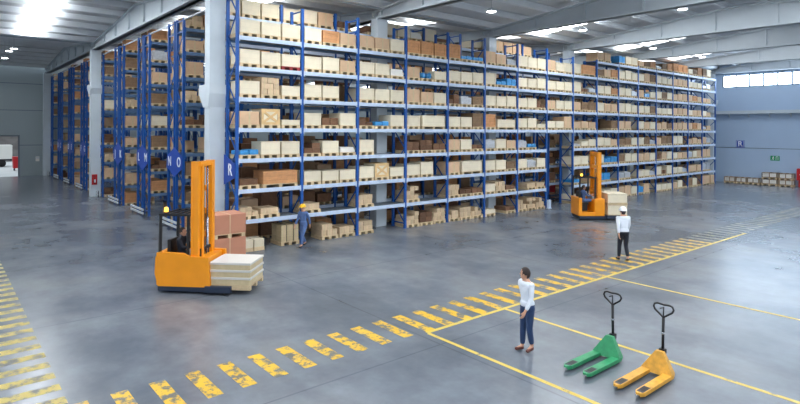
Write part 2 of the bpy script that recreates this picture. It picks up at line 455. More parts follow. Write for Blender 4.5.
rack('rear blue pallet rack back to back with the seven bays behind the R sign', UX[:8], YP, DR, [9.7]*8, [L8]*7, rear=False)
rack('rear blue pallet rack back to back with the bays past the tunnel', UX[7:], YP, DR, [None]+[9.4]*9, [[4,5,6,7,8]]+[L8]*8, rear=False)
YK = [24.99, 30.1, 35.2, 40.4, 45.5, 50.6, 55.7, 60.8]
LET = [('O','N'), ('M','L'), ('K','J'), ('I','H'), ('G','F'), ('E','D'), ('C','B'), ('A',None)]
for k, y in enumerate(YK):
    nb = 16 if k == 0 else 2
    n, fr = LET[k]
    lv = [L8]*nb
    if k == 0:
        for b in range(nb):
            if UX[b] > 29: lv[b] = [1,2,3,4,5,6,7]
    rack('tall dark blue pallet rack with the letter %s on its end sign' % n, UX[:nb+1], y, DR, [9.4]*(nb+1), lv, rear=False, deck=(k < 3), bm='beamd', group='lettered racks along the aisle ends')
    if fr: rack('tall dark blue pallet rack with the letter %s on its end sign' % fr, UX[:3], y+1.15, DR, [9.4]*3, [L8]*2, rear=False, deck=(k < 3), bm='beamd', group='lettered racks along the aisle ends')

# tie bars across the aisle mouths
ends = [(YP+DR, YK[0])] + [(YK[i]+2.1, YK[i+1]) for i in range(7)]
for i, (a, b) in enumerate(ends):
    o = MB().box(X0-.03, X0+.03, a+.035, b-.035, 9.3, 9.36).build('tie_bar', M['guard'])
    tag(o, 'white tie bar across the aisle mouth between the racks lettered %s and %s' % (['R','N','L','J','H','F','D','B'][i], ['O','M','K','I','G','E','C','A'][i]), 'bar', 'tie bars over the aisle mouths')

# end signs with letters
def letter_mesh(ch, size, depth=.008):
    cu = bpy.data.curves.new('letter', 'FONT'); cu.body = ch; cu.size = size; cu.extrude = depth; cu.offset = .012*size
    cu.align_x = 'CENTER'; cu.align_y = 'CENTER'
    o = bpy.data.objects.new('letter_tmp', cu); COL.objects.link(o)
    dg = bpy.context.evaluated_depsgraph_get(); me = bpy.data.meshes.new_from_object(o.evaluated_get(dg))
    bpy.data.objects.remove(o); return me
def put_letter(ch, size, parent, loc, face='-x', m='wsign'):
    me = letter_mesh(ch, size); me.materials.clear(); me.materials.append(M[m])
    o = link('letter', me, parent, loc)
    o.rotation_euler = {'-x': (R(90),0,R(-90)), '-y': (R(90),0,0), '+y': (R(90),0,R(180))}[face]
    return o
for (na, fa, y) in [('R','P',YR+.05)] + [(LET[k][0], LET[k][1], y) for k, y in enumerate(YK)]:
    wd = (2.1 if y > 20 else 2.65) if fa else .95
    mid = y + wd/2
    s = thing('aisle_sign', ('blue diamond rack sign with white letters %s and %s' % (na, fa)) if fa else 'blue rack sign with the single white letter %s' % na, 'sign', (X0-.07, mid, 2.97), 0, 'lettered signs on the rack ends')
    hw = wd/2
    MB().prism([(-hw,-.25),(0,-.68),(hw,-.25),(hw,.25),(0,.68),(-hw,.25)], 0, .014, 'x').build('plate', M['rsign'], s)
    put_letter(na, .62, s, (-.006, -hw+.42 if fa else 0, 0))
    if fa: put_letter(fa, .62, s, (-.006, hw-.42, 0))

# end guard rails on the floor
def guard(y0, y1, label, x=None):
    g = thing('guard_rail', label, 'guard rail', (X0-.32 if x is None else x, (y0+y1)/2, 0), 0, 'low guard rails at the rack ends')
    h = (y1-y0)/2
    for z in (.14, .32): MB().box(-.03, .03, -h, h, z, z+.09).build('rail', M['guard'], g)
    for y in (-h+.1, h-.1): MB().box(.03, .08, y-.05, y+.05, 0, .42).build('post', M['navy'], g)
for k, y in enumerate(YK):
    n, fr = LET[k]
    guard(y-.1, y+(2.2 if fr else 1.05), 'low white two bar guard in front of the rack end lettered %s' % n)

# ------------------------------------------------------------------ loads: crates and cartons on pallets
_pm = {}
def pallet_mesh(w, d, red=False):
    key = (round(w,2), round(d,2), red)
    if key not in _pm:
        f = MB(); bw = .13
        for x in (-w/2, -bw/2, w/2-bw):
            f.box(x, x+bw, 0, d, .018, .11)
            f.box(x-.004, x+bw+.004, 0, d, 0, .018)
        for y in (0, d/2-.07, d-.14): f.box(-w/2, w/2, y, y+.14, .108, .125)
        n = 5
        for i in range(n):
            a = (d-.11)*i/(n-1); f.box(-w/2, w/2, a, a+.11, .124, .14)
        _pm[key] = f.mesh('pallet', M['redpal'] if red else M['pallet'])
    return _pm[key]
_bx = {}
def box_mesh(kind, w, d, h):
    key = (kind, round(w,2), round(d,2), round(h,2))
    if key in _bx: return _bx[key]
    f = MB(); a = w/2
    if kind == 'cream':
        f.box(-a, a, 0, d, 0, h-.03); f.box(-a-.012, a+.012, -.012, d+.012, h-.03, h)
        f.box(-a-.006, -a+.07, -.01, 0, .0, h-.03); f.box(a-.07, a+.006, -.01, 0, .0, h-.03)
        me = f.mesh('box', M['cream'])
    elif kind == 'kraft':
        f.cbox(-a, a, 0, d, 0, h, .012); f.box(-.03, .03, -.003, d+.003, h*.0+.01, h+.003, 1)
        me = f.mesh('box', [M['kraft'], M['olive']])
    elif kind in ('orange', 'brown', 'braced'):
        f.box(-a, a, 0, d, 0, h)
        for x in (-a, a-.09): f.box(x, x+.09, -.025, 0, 0, h, 1)
        for z in (0, h-.09): f.box(-a+.09, a-.09, -.025, 0, z, z+.09, 1)
        f.bar((-a+.09, -.014, .09), (a-.09, -.014, h-.09), .022, .085, 1, up=(0,0,1))
        if kind == 'braced': f.bar((-a+.09, -.012, h-.09), (a-.09, -.012, .09), .02, .085, 1, up=(0,0,1))
        f.box(-a-.01, a+.01, -.03, d+.01, h, h+.02, 1)
        me = f.mesh('box', [M['cream'], M['cleat']] if kind == 'braced' else [M[kind], M[kind]])
    elif kind == 'wrap':
        f.cbox(-a, a, 0, d, 0, h, .05); f.cbox(-a*.8, a*.7, .1, d*.8, h, h+.06, .03)
        me = f.mesh('wrapped_goods', M['wrap'])
    elif kind == 'blue':
        r_ = random.Random(int(w*100)+int(h*100)); n = max(2, int(w/.3))
        for i in range(n):
            x0 = -a + w*i/n
            f.cbox(x0+.01, x0+w/n-.01, .0, d*.95, 0, h*(.75+.25*r_.random()), .05)
        me = f.mesh('film_wrapped_sacks', M['bluewrap'])
    elif kind == 'white':
        f.cbox(-a, a, 0, d, 0, h*.55, .01); f.cbox(-a+.02, a-.04, .02, d-.04, h*.55, h, .01)
        me = f.mesh('box', M['white'])
    _bx[key] = me; return me
_cm = {}
def carton_mesh(w, d, h, m):
    key = (round(w,3), round(d,3), round(h,3), m)
    if key not in _cm:
        f = MB(); f.cbox(-w/2, w/2, 0, d, 0, h, .008); 
        if m != 'dark': f.box(-.02, .02, -.003, d, .0, h+.002, 1)
        _cm[key] = f.mesh('carton', [M[m], M['olive'] if m != 'olive' else M['small']])
    return _cm[key]
_dr = None
def drum_mesh():
    global _dr
    if _dr is None:
        f = MB(); f.cyl((0,0,.13), (0,.7,.13), .13, 14)
        for y in (.02,.25,.47,.68): f.tube([(0.135*math.cos(t*math.pi/6), y, .13+.135*math.sin(t*math.pi/6)) for t in range(12)], .012, 5, 0, True)
        _dr = f.mesh('drum', M['bluewrap'])
    return _dr
KIND = {'C': ('cream_crate','cream crate on pallet','crate'), 'K': ('cardboard_box','tan cardboard box on pallet','box'),
        'O': ('orange_crate','orange brown wooden crate','crate'), 'Z': ('brown_crate','dull brown wooden crate','crate'),
        'X': ('braced_crate','wooden crate with crossed braces','crate'), 'D': ('mixed_load','dark pile of mixed cartons','load'),
        'S': ('carton_stack','stack of small pale cartons','stack'), 'G': ('wrapped_load','grey wrapped load on pallet','load'),
        'B': ('blue_wrapped_load','light blue wrapped load','load'), 'b': ('drum_load','load of lying blue drums','load'),
        'w': ('white_box','low white box on pallet','box'), 'R': ('cream_crate','cream crate on red pallet','crate'),
        'V': ('strapped_stack','strapped block of cream cartons','stack')}
def load(code, h, xc, yf, z, w, d, label, group):
    """one load standing at (xc, yf front, z): h is its whole height with the pallet"""
    name, desc, cat = KIND[code]
    t = thing(name, label, cat, (xc, yf, z), 0, group)
    link('pallet', pallet_mesh(w, d, code == 'R'), t)
    hb = h - .14; z0 = .14
    jx = rnd.uniform(-.01,.01)
    if code in 'CR': link('box', box_mesh('cream', w-.03, d-.03, hb), t, (0,.015,z0))
    elif code == 'K': link('box', box_mesh('kraft', w-.03, d-.04, hb), t, (jx,.02,z0))
    elif code == 'O': link('box', box_mesh('orange', w-.02, d-.04, hb), t, (0,.03,z0))
    elif code == 'Z': link('box', box_mesh('brown', w-.03, d-.04, hb), t, (0,.03,z0))
    elif code == 'X': link('box', box_mesh('braced', w-.03, d-.04, hb), t, (0,.03,z0))
    elif code == 'G': link('wrapped_goods', box_mesh('wrap', w-.04, d-.06, hb-.04), t, (jx,.03,z0))
    elif code == 'B': link('film_wrapped_sacks', box_mesh('blue', w-.02, d-.06, hb), t, (jx,.02,z0))
    elif code == 'w': link('box', box_mesh('white', w-.06, d-.06, hb), t, (jx,.03,z0))
    elif code == 'b':
        n = max(2, int(w/.29))
        for i in range(n): link('drum', drum_mesh(), t, (-w/2 + w*(i+.5)/n, .08, z0))
    else:                                       # stacks of cartons
        m = {'D': 'dark', 'S': 'small', 'V': 'olive'}[code]
        rows = max(1, round(hb/.2)); hc = hb/rows; nc = (3 if code != 'D' else 2) if w > .6 else 2
        for r_ in range(rows):
            for c_ in range(nc):
                if code == 'S' and r_ > 0 and rnd.random() < .15 + .2*(r_/rows): continue
                if code == 'D' and r_ == rows-1 and r_ > 0 and rnd.random() < .4: continue
                for q in range(1 if code != 'V' else 2):
                    dd = (d-.06) if code != 'V' else (d-.06)/2
                    ww = (w-.04)/nc
                    o = link('carton', carton_mesh(round(ww-.012,2), round(dd-.01,2), round(hc-.004,3), m), t,
                         (-w/2+.02+ww*(c_+.5), .03+dd*q+(rnd.uniform(0,.06) if code != 'V' else 0), z0+hc*r_))
        if code == 'V':
            s = MB()
            for x in (-w*.2, w*.2): s.box(x-.012, x+.012, .022, d-.022, z0, h+.006); 
            s.build('strap', M['strap'], t)
    return t
ORD = ['first','second','third','fourth','fifth','sixth','seventh','eighth']
SLOT = ['first slot', 'middle slot', 'last slot']
def where(b, lv, s):
    shelf = 'floor row' if lv == 0 else ORD[lv-1] + ' shelf'
    if b < 7: bay = '%s bay past R sign' % ORD[b]
    elif b == 7: bay = 'bay over tunnel'
    else: bay = '%s bay past tunnel' % ORD[b-8]
    return '%s, %s, %s' % (SLOT[s], shelf, bay)
def adj(code, h):
    d = KIND[code][1]
    if code == 'C': d = ('tall ' if h >= 8 else 'low ' if h <= 5 else '') + d
    return d
# front rack, one string of slots per shelf, from the floor row up ('_' = taken by the wide load before it)
FRONT = [
 # bay 1..7 past the R sign: floor, 1..7
 ['- - V9','S5 S4 -','D4 O7 _','B4 C7 C7','K7 X8 C4','C7 S9 C6','C7 C7 R7','C7 C7 C7'],
 ['- S7 S5','S4 - -','C6 C6 C6','D6 C7 w4','C7 D5 C7','C7 C7 -','C7 C7 K7','C7 O7 K7'],
 ['S6 - -','S6 - -','C7 X8 C6','C7 - -','D5 B4 C7','C7 C7 C7','C7 C7 w5','K7 K7 C7'],
 ['S8 D7 S8','S8 - -','C7 C8 -','D6 D7 D5','C7 C7 _','K8 K7 C7','K7 b5 C6','O8 O8 O8'],
 ['S6 S7 S6','S7 D6 D7','K7 C7 _','K7 C7 D4','C7 C7 Z9','D7 G6 Z6','C7 C7 C7','O9 B4 B4'],
 ['C4 - D4','C6 S7 D4','C7 C7 Z6','G7 C7 K6','O9 C6 _','C7 C7 C8','C8 B4 B6','K8 K7 G5'],
 ['S7 S8 S7','- S4 S4','C7 G6 C7','G6 B4 -','C7 C7 C4','C7 C7 D6','C7 C7 C8','C8 C8 C8'],
 # over the tunnel
 ['','','','','C6 C6 K9','K7 C7 C7','C7 C7 C7','K8 C7 C7'],
 # bays past the tunnel
 ['C6 D6 C6','B4 - K5','C7 C7 -','G3 C5 C6','K6 K6 K6','K7 Z7 Z7','C8 D4 G5','C8 O8 _'],
 ['C6 C7 C7','B7 B7 -','C7 B5 B6','C7 C7 K6','- - Z7','C7 K7 K7','C7 C7 O6','Z6 K7 O7','K7 K7 -'],
 ['K8 K8 C7','G6 G6 -','Z7 C7 C7','Z6 Z6 C7','K7 K7 -','C8 C8 C7','C7 C7 G6','C7 C8 C7','B7 C7 C7'],
 ['B7 K8 -','C6 C6 G5','K7 K7 C7','C7 Z7 G5','C7 K7 C7','C7 C7 Z7','K7 B5 C6','C7 K8 Z7','K6 Z6 O6'],
 ['C6 C6 C6','C8 D5 C8','D6 K7 C7','K7 Z8 Z8','K6 K7 Z6','C6 C6 C6','C7 Z7 C7','C7 C7 C6','G4 Z6 O7'],
 ['K6 C7 D6','C6 C6 G5','C6 K6 K6','C8 C8 -','K7 K7 K7','K7 K7 K7','K6 K7 K7','K7 K7 K7','O8 O8 O8'],
 ['Z8 C8 D7','K7 _ K7','G7 C7 K7','K5 K6 K5','K7 O7 K7','C6 K6 K6','K7 O6 K6','C6 C6 C6','C7 Z8 O8'],
 ['K9 _ K9','G8 G8 -','K8 K8 -','K7 G6 -','G4 K5 -','C6 K5 -','K5 K5 -','G5 G6 -','Z8 C8 -']]
SW = (BAY-.13)/3
BADX = XC[2:7]
def cap(x, w, lv, h, pad=.32):
    """keep loads of the top shelf below the girders"""
    if lv < 8: return h
    for g in BADX:
        if abs(x-g) < w/2+pad: return min(h, .5)
    return h
for b, bay in enumerate(FRONT):
    for lv, row in enumerate(bay):
        toks = row.split()
        for s, tk in enumerate(toks):
            if tk in ('-','_'): continue
            code, h = tk[0], int(tk[1])
            wide = s+1 < len(toks) and toks[s+1] == '_'
            w = .79 if not wide else 1.45
            xc = UX[b] + .065 + SW*(s+.5) + (SW/2 if wide else 0)
            z = 0 if lv == 0 else ZL[lv] + .0755
            hh = h*.088 + rnd.uniform(-.02,.02)
            if code == 'C' and h == 7: hh = .62 + rnd.choice((0,0,.03))
            hh = cap(xc, w, lv, round(hh,2))
            load(code, hh, xc, YR+.03, z, w, .88, '%s, %s' % (adj(code,h), where(b,lv,s)), 'loads on the long front rack')
# the two short crates on the floor beside the R upright
for i, x in enumerate((8.78, 9.22)):
    load('C', .42, x, YR-.15, 0, .4, .7, 'short cream crate on floor under lowest shelf, %s of two beside brown cartons' % ('nearer' if i == 0 else 'farther'), 'short crates by the R sign')
# top row of the rear rack
REAR = ['C9 C8 C8','C7 C8 K8','D5 - D5','C8 C8 w5','C8 D6 -','- C8 C8','K8 K8 K8','K7 - -']
for b, row in enumerate(REAR):
    for s, tk in enumerate(row.split()):
        if tk == '-': continue
        xc = UX[b] + .065 + SW*(s+.5)
        hh = cap(xc, .79, 8, int(tk[1])*.088, .36)
        load(tk[0], hh, xc, YP+.03, ZL[8]+.0755, .79, .88, '%s, top row of rear rack, %s of %s' % (adj(tk[0],int(tk[1])), SLOT[s], ('%s bay' % ORD[b]) if b < 7 else 'tunnel bay'), 'loads on the rear top shelf')
# loads of the lettered racks seen at their ends and along the aisles
def pick():
    return rnd.choices(['K','O','C','Z','D','S','G'], [6,4,1.5,4,2,1.5,.5])[0]
for k, y in enumerate(YK):
    for (yy, let, ns) in ((y, LET[k][0], 3 if k == 0 else 2), (y+1.15, LET[k][1], 1)):
        if not let: continue
        for lv in range(0, 9):
            for s in range(ns):
                if rnd.random() < .1: continue
                code = pick(); h = rnd.choice((6,7,7,8,8))
                xc = UX[0] + .065 + SW*(s+.5)
                z = 0 if lv == 0 else ZL[lv]+.0755
                shelf = 'floor row' if lv == 0 else ORD[lv-1]+' shelf'
                pos = ['at aisle end', 'second from aisle end', 'third from aisle end'][s]
                load(code, h*.088, xc, yy+.03, z, .79, .88, '%s, %s of rack %s, %s' % (adj(code,h), shelf, let, pos), 'loads in the lettered racks')
# goods deep in the racks, glimpsed between the loads in front
dg = MB(); rg = random.Random(5)
for b in range(16):
    for lv in range(0, 8):
        if b == 7 and lv < 4: continue
        for s in range(3):
            xc = UX[b] + .065 + SW*(s+.5)
            if lv < 8 and rg.random() < .8 and not any(abs(xc-g) < .75 for g in BADX):
                h = rg.choice((.5,.65,.8)); z = 0 if lv == 0 else ZL[lv]+.076
                dg.box(xc-.36, xc+.36, YP+.1, YP+.9, z+.12, z+h, rg.choice((0,0,1,2,3))); 
                for q in (-.36, -.05, .27): dg.box(xc+q, xc+q+.09, YP+.1, YP+.9, z, z+.12, 4)
            if b > 0 and rg.random() < .8:
                h = rg.choice((.5,.65,.8)); z = 0 if lv == 0 else ZL[lv]+.076
                dg.box(xc-.36, xc+.36, YK[0]+.1, YK[0]+.9, z+.12, z+h, rg.choice((0,0,1,2,3)))
                for q in (-.36, -.05, .27): dg.box(xc+q, xc+q+.09, YK[0]+.1, YK[0]+.9, z, z+.12, 4)
o = stuff(dg.build('deep_goods', [M['dark'], M['brown'], M['kraft'], M['orange'], M['pallet']]))
tag(o, 'dim crates and cartons glimpsed deep in the racks behind the front loads', 'goods')

# brown cartons stacked on the floor at the aisle mouth
for i in range(2):
    t = thing('brown_carton', 'big pinkish brown carton on floor by R sign, %s of the two stacked' % ('lower' if i == 0 else 'upper'), 'carton', (7.68, 18.2, .8*i), 0, 'big brown cartons by the R sign')
    link('pallet', pallet_mesh(1.1, .95), t)
    MB().cbox(-.57, .57, -.02, .97, .14, .79, .012).build('box', M['brick'], t)
    MB().box(-.02,.02,-.024,.974,.142,.793).build('tape', M['kraft'], t)

# framed crates along the end wall
def framed(y, z, wy, label):
    t = thing('framed_crate', label, 'crate', (53.2, y, z), R(-90), 'framed crates along the end wall')
    w = wy
    link('pallet', pallet_mesh(w, .8), t)
    b_ = MB(); n = 2
    for i in range(n): b_.cbox(-w/2+.06+(w-.12)*i/n, -w/2+.06+(w-.12)*(i+1)/n-.02, .04, .76, .14, .5, .01)
    b_.build('inner_cartons', M['white'], t)
    f_ = MB()
    for x in (-w/2, 0-.025, w/2-.05):
        for y_ in (0, .76): f_.box(x, x+.05, y_, y_+.04, .14, .53)
        f_.box(x, x+.05, .0, .8, .5, .53)
    for z_ in (.14, .49):
        for y_ in (0,.76): f_.box(-w/2, w/2, y_+.003, y_+.037, z_, z_+.04)
    f_.build('frame', M['brown'], t)
for i, (ya, yb) in enumerate(((18.42,19.3),(17.55,18.36),(16.6,17.48))):
    framed((ya+yb)/2, 0, yb-ya, 'low framed crate by end wall, %s from the rack' % ['first','second','third'][i])
for i, (ya, yb) in enumerate(((15.28,16.4),(14.22,15.16))):
    for j in range(2): framed((ya+yb)/2, .535*j, yb-ya, '%s framed crate of the two high pair %s' % (['lower','upper'][j], ['beside the low crates','beside the red cabinet'][i]))

# ------------------------------------------------------------------ wall signs, cabinet, small fittings
t = thing('aisle_sign', 'square blue sign with white letter R on the end wall', 'sign', (XW-.03, 18.36, 3.38), 0)
MB().box(0, .02, -.33, .33, -.33, .33).build('plate', M['rsign'], t)
put_letter('R', .62, t, (-.004, 0, 0))
f_ = MB()
for a in (-.29, .27): f_.box(-.004, 0, a, a+.02, -.29, .29); f_.box(-.004, 0, -.29, .29, a, a+.02)
f_.build('border', M['wsign'], t)
t = thing('exit_sign', 'green emergency exit sign with white pictograms on the end wall', 'sign', (XW-.03, 15.72, 2.25), 0)
MB().box(0, .03, -.33, .33, -.2, .2).build('plate', M['gsign'], t)
p = MB()                                                       # running figure and doorway
p.cyl((-.005,.12,.12),(0,.12,.12),.035,10); p.bar((-.003,.12,.08),(-.003,.15,-.03),.006,.05); p.bar((-.003,.15,-.03),(-.003,.09,-.13),.006,.035)
p.bar((-.003,.15,-.03),(-.003,.23,-.12),.006,.035); p.bar((-.003,.12,.06),(-.003,.05,.0),.006,.03); p.bar((-.003,.13,.06),(-.003,.2,.03),.006,.03)
for a,b in (((-.003,-.22,-.15),(-.003,-.22,.14)),((-.003,-.22,.14),(-.003,-.08,.14)),((-.003,-.08,.14),(-.003,-.08,-.15))): p.bar(a,b,.006,.03)
p.build('pictogram', M['wsign'], t)
t = thing('fire_cabinet', 'red fire cabinet with white bar at the end wall past the framed crates', 'cabinet', (53.66, 13.3, 0), 0)
MB().cbox(0,.5,-.75,.75,.55,1.5,.02).build('body', M['red'], t)
for y in (-.6,.6): MB().box(.1,.4,y-.05,y+.05,0,.56).build('leg', M['red'], t)
MB().box(-.008,0,.1,.55,.98,1.05).build('label_bar', M['wsign'], t)
MB().box(-.03,0,-.6,-.56,.9,1.1).build('handle', M['steel'], t)
t = thing('fire_extinguisher', 'red fire extinguisher hung on the pale column between the lettered racks', 'extinguisher', (8.0, 40.76, .85), R(90))
MB().cyl((0,0,0),(0,0,.42),.085,16).ball((0,0,.42),(.085,.085,.06)).build('cylinder', M['red'], t)
MB().box(-.02,.02,-.02,.02,.45,.53).bar((0,0,.53),(-.1,0,.56),.02,.015).build('valve', M['black'], t)
MB().tube([(-.03,0,.5),(-.1,.06,.45),(-.1,.08,.2),(-.09,.06,.05)],.012,6).build('hose', M['black'], t)
MB().box(-.09,-.084,-.04,.04,.1,.3).build('instruction_plate', M['wsign'], t)
MB().box(.05,.07,-.16,.16,-.06,.62).build('back_board', M['red'], t)
o = MB().cbox(7.38-.15,7.38+.15,YW-.12,YW,1.35,1.8,.01).build('switch_box', M['white']); tag(o, 'small white switch box on far wall beside the dock opening', 'box')
MB().box(7.26,7.5,YW-.13,YW-.12,1.6,1.75).build('lid', M['guard'], o)

# post guard and red bin at the tunnel mouth
t = thing('post_guard', 'pale floor guard at the foot of the upright beside the tunnel', 'guard', (UX[7]+.02, YR-.1, 0))
MB().prism([(-.12,-.1),(.12,-.1),(.12,.02),(.08,-.06),(-.08,-.06),(-.12,.02)], 0, .5).build('shield', M['beam'], t)
MB().box(-.16,.16,-.14,.06,0,.015).build('foot_plate', M['beam'], t)
t = thing('red_bin', 'red bin standing inside the tunnel through the rack', 'bin', (31.55, 22.4, 0))
MB().prism([(-.42,0),(.42,0),(.5,.95),(-.5,.95)], -.35, .35, 'y').build('body', M['red'], t)
MB().cbox(-.53,.53,-.4,.4,.95,1.02,.015).build('lid', M['red'], t)
t = thing('guard_rail', 'low dark blue guard rail along the tunnel floor', 'guard rail', (31.2, 20.9, 0))
for z in (.1,.32): MB().box(-1.4,.4,-.04,.04,z,z+.1).build('rail', M['navy'], t)
for x in (-1.3,.3): MB().box(x-.05,x+.05,.04,.1,0,.44).build('post', M['navy'], t)

# high bay lamps
LAMPS = [(17.26,14.95,9.3,'hanging over the front hall nearest the camera'), (25.0,15.63,9.55,'under the roof of the second bay past the columns'),
         (23.99,10.33,9.6,'under the roof beside a big girder'), (33.36,16.09,9.5,'beyond the third girder near its purlin'),
         (40.62,16.14,9.6,'small one over the far rack end'), (3.8,49.0,9.5,'over the side hall, farthest of its row'),
         (3.66,44.3,9.5,'over the side hall, middle of its row'), (3.78,42.7,9.5,'over the side hall, nearest the valley of its row'), (9.9,33.9,9.9,'over the aisle beside rack O')]
for x, y, z, wh in LAMPS:
    t = thing('high_bay_lamp', 'bright high bay lamp ' + wh, 'lamp', (x,y,z), 0, 'high bay lamps under the roof')
    prof = [(.0,.3),(.09,.3),(.1,.2),(.2,.1),(.27,.0)]
    MB().tube([(0,0,.16),(0,0,.12),(0,0,.06),(0,0,.0)], [.05,.1,.18,.21], 20).build('shade', M['wrap'], t)
    MB().cyl((0,0,-.012),(0,0,-.002),.19,20).build('lens', M['lamp'], t)
    zr = zsheet(y) - z
    MB().cyl((0,0,.15),(0,0,max(.2,zr-.01)),.012,6).build('rod', M['wrap'], t)

# ------------------------------------------------------------------ outside the dock opening
struct(MB().box(-25, 30, YW+.3, 110, -.25, -.02).build('ground', mat('yard concrete', rgb(206,208,206), .8, noise=.1, nscale=.5)))
hb_ = bmesh.new(); bmesh.ops.create_grid(hb_, x_segments=40, y_segments=12, size=1)
for v in hb_.verts:
    u_, v_ = v.co.x, v.co.y
    v.co = Vector((u_*35+4, 104+v_*14, -.1 + (v_+1)*7.5 + math.sin(u_*13+v_*5)*.8 + math.sin(u_*31)*.4))
struct(MB().bm(hb_).build('hill', mat('brown hillside', rgb(96,92,90), .95, noise=.45, nscale=.35)))
t = thing('parked_trailer', 'white trailer parked in the yard beyond the dock opening', 'trailer', (4.6, 78, 0))
MB().cbox(-4.5,2.2,0,2.4,.9,2.5,.05).build('body', M['white'], t)
MB().box(-4.5,2.2,.1,2.3,.7,.9).build('chassis', M['steel'], t)
for x in (-3.6,-2.4,1.2):
    for y in (.02,2.1): MB().cyl((x,y,.42),(x,y+.25,.42),.42,18).build('wheel', M['tire'], t)
t = thing('red_skip', 'red container standing just outside the dock opening', 'container', (6.62, 70.6, 0))
MB().prism([(-.35,.25),(.35,.25),(.42,1.45),(-.42,1.45)], 0, 1.0, 'y').build('body', M['red'], t)
for x in (-.25,.25): MB().box(x-.06,x+.06,.2,.8,0,.26).build('foot', M['steel'], t)

# ------------------------------------------------------------------ hand pallet jacks
def jack(label, body, yc, xt, xh, lean):
    t = thing('pallet_jack', label, 'pallet jack', (xt, yc, 0), 0, 'hand pallet jacks on the floor')
    m_ = M[body]; L = 1.18
    for s in (-1, 1):
        y = .2*s
        f = MB(); a, b = y-.08, y+.08
        f.prism([(0.0,y-.035),(.09,a),(L,a),(L,b),(.09,b),(.0,y+.035)], .07, .105)
        f.prism([(.02,y-.03),(.1,a+.005),(L,a+.005),(L,a+.02),(.1,a+.02)], .035, .07); f.prism([(.02,y+.03),(.1,b-.005),(L,b-.005),(L,b-.02),(.1,b-.02)], .035, .07)
        fo = f.build('fork', m_, t)
        MB().box(.14,.3,y-.05,y+.05,.103,.1075).build('roller_slot', M['black'], fo)
        MB().cyl((.2,y-.045,.04),(.2,y+.045,.04),.04,14).cyl((.29,y-.045,.04),(.29,y+.045,.04),.04,14).build('load_roller', M['tire'], t)
        MB().box(.06,.34,y-.06,y+.06,.105,.1056).build('chafed_tip', M['steel'], fo)
    c_ = MB()                                        # sloping triangular head over the fork heels
    xb, xk = L-.12, L+.06
    vs = [(xb,-.28,.06),(xb,.28,.06),(xb+.02,.28,.12),(xb+.02,-.28,.12),(xk-.06,-.07,.44),(xk-.06,.07,.44),(xk+.02,.07,.44),(xk+.02,-.07,.44),(xk,.26,.06),(xk,-.26,.06),(xk,.26,.12),(xk,-.26,.12)]
    c_.add(vs, [(0,3,2,1),(3,4,5,2),(4,7,6,5),(2,5,6,10),(3,11,7,4),(11,10,6,7),(0,9,11,3),(1,2,10,8),(8,10,11,9),(0,1,8,9)])
    c_.build('chassis', m_, t)
    hx = xh - xt
    MB().cyl((hx,0,.09),(hx,0,.42),.055,16).box(hx-.1,hx+.06,-.07,.07,.2,.27).build('pump', M['black'], t)
    for s in (-1,1): MB().cyl((hx,.035*s,.09),(hx,.1*s,.09),.09,20).build('steer_wheel', M['tire'], t)
    top = Vector((hx+lean, 0, 1.03)); base = Vector((hx, 0, .4)); ax = (top-base).normalized()
    h = MB().tube([base, top], .026, 10); h.cbox(hx-.05,hx+.05,-.05,.05,.36,.46,.01)
    hd = h.build('handle', M['black'], t)
    g = []                                           # heart shaped grip loop
    for q in ((0,0),(.07,.055),(.16,.12),(.185,.175),(.165,.225),(.11,.245),(0,.235),(-.11,.245),(-.165,.225),(-.185,.175),(-.16,.12),(-.07,.055)):
        p_ = top + ax*q[1]; g.append((p_.x, q[0], p_.z))
    MB().tube(g, .019, 8, 0, True).build('grip_loop', M['black'], hd)
    a_ = top + ax*.02; b_ = top + ax*.2
    MB().tube([(a_.x,0,a_.z),(b_.x,0,b_.z)], .013, 6).tube([(b_.x,0,b_.z-.02),(b_.x,.07,b_.z-.045)], .01, 6).build('release_lever', M['steel'], hd)
    a_ = base + ax*.34
    MB().cyl(a_-ax*.02, a_+ax*.02, .029, 12).build('collar', M['chrome'], hd)
jack('green hand pallet jack with worn forks, standing before the yellow one', 'green', 5.79, 9.05, 10.39, -.02)
jack('yellow hand pallet jack with scuffed fork tips, beside the green one', 'yellow', 4.80, 9.06, 10.39, .02)

# ------------------------------------------------------------------ people
def skin_mesh(nodes, edges, root, sub=2):
    me = bpy.data.meshes.new('sk'); names = list(nodes)
    me.from_pydata([nodes[n][0] for n in names], [], []) if False else me.from_pydata([nodes[n][0] for n in names], [(names.index(a), names.index(b)) for a, b in edges], [])
    o = bpy.data.objects.new('sk', me); COL.objects.link(o)
    md = o.modifiers.new('s', 'SKIN'); md.use_smooth_shade = True
    sv = me.skin_vertices[0].data
    for i, n in enumerate(names):
        r_ = nodes[n][1]; sv[i].radius = r_ if isinstance(r_, tuple) else (r_, r_); sv[i].use_root = (n == root)
    sb = o.modifiers.new('d', 'SUBSURF'); sb.levels = sub; sb.render_levels = sub
    dg_ = bpy.context.evaluated_depsgraph_get(); res = bpy.data.meshes.new_from_object(o.evaluated_get(dg_))
    bpy.data.objects.remove(o); bpy.data.meshes.remove(me); return res
def remesh(meshes, vox):
    bm = bmesh.new()
    for me in meshes: bm.from_mesh(me)
    me = bpy.data.meshes.new('rm'); bm.to_mesh(me); bm.free()
    o = bpy.data.objects.new('rm', me); COL.objects.link(o)
    md = o.modifiers.new('r', 'REMESH'); md.mode = 'VOXEL'; md.voxel_size = vox; md.use_smooth_shade = True
    sm = o.modifiers.new('sm', 'SMOOTH'); sm.factor = .5; sm.iterations = 2
    dg_ = bpy.context.evaluated_depsgraph_get(); res = bpy.data.meshes.new_from_object(o.evaluated_get(dg_))
    bpy.data.objects.remove(o); return res
def setmat(me, m_):
    me.materials.clear(); me.materials.append(m_)
    for p_ in me.polygons: p_.material_index = 0; p_.use_smooth = True
    return me
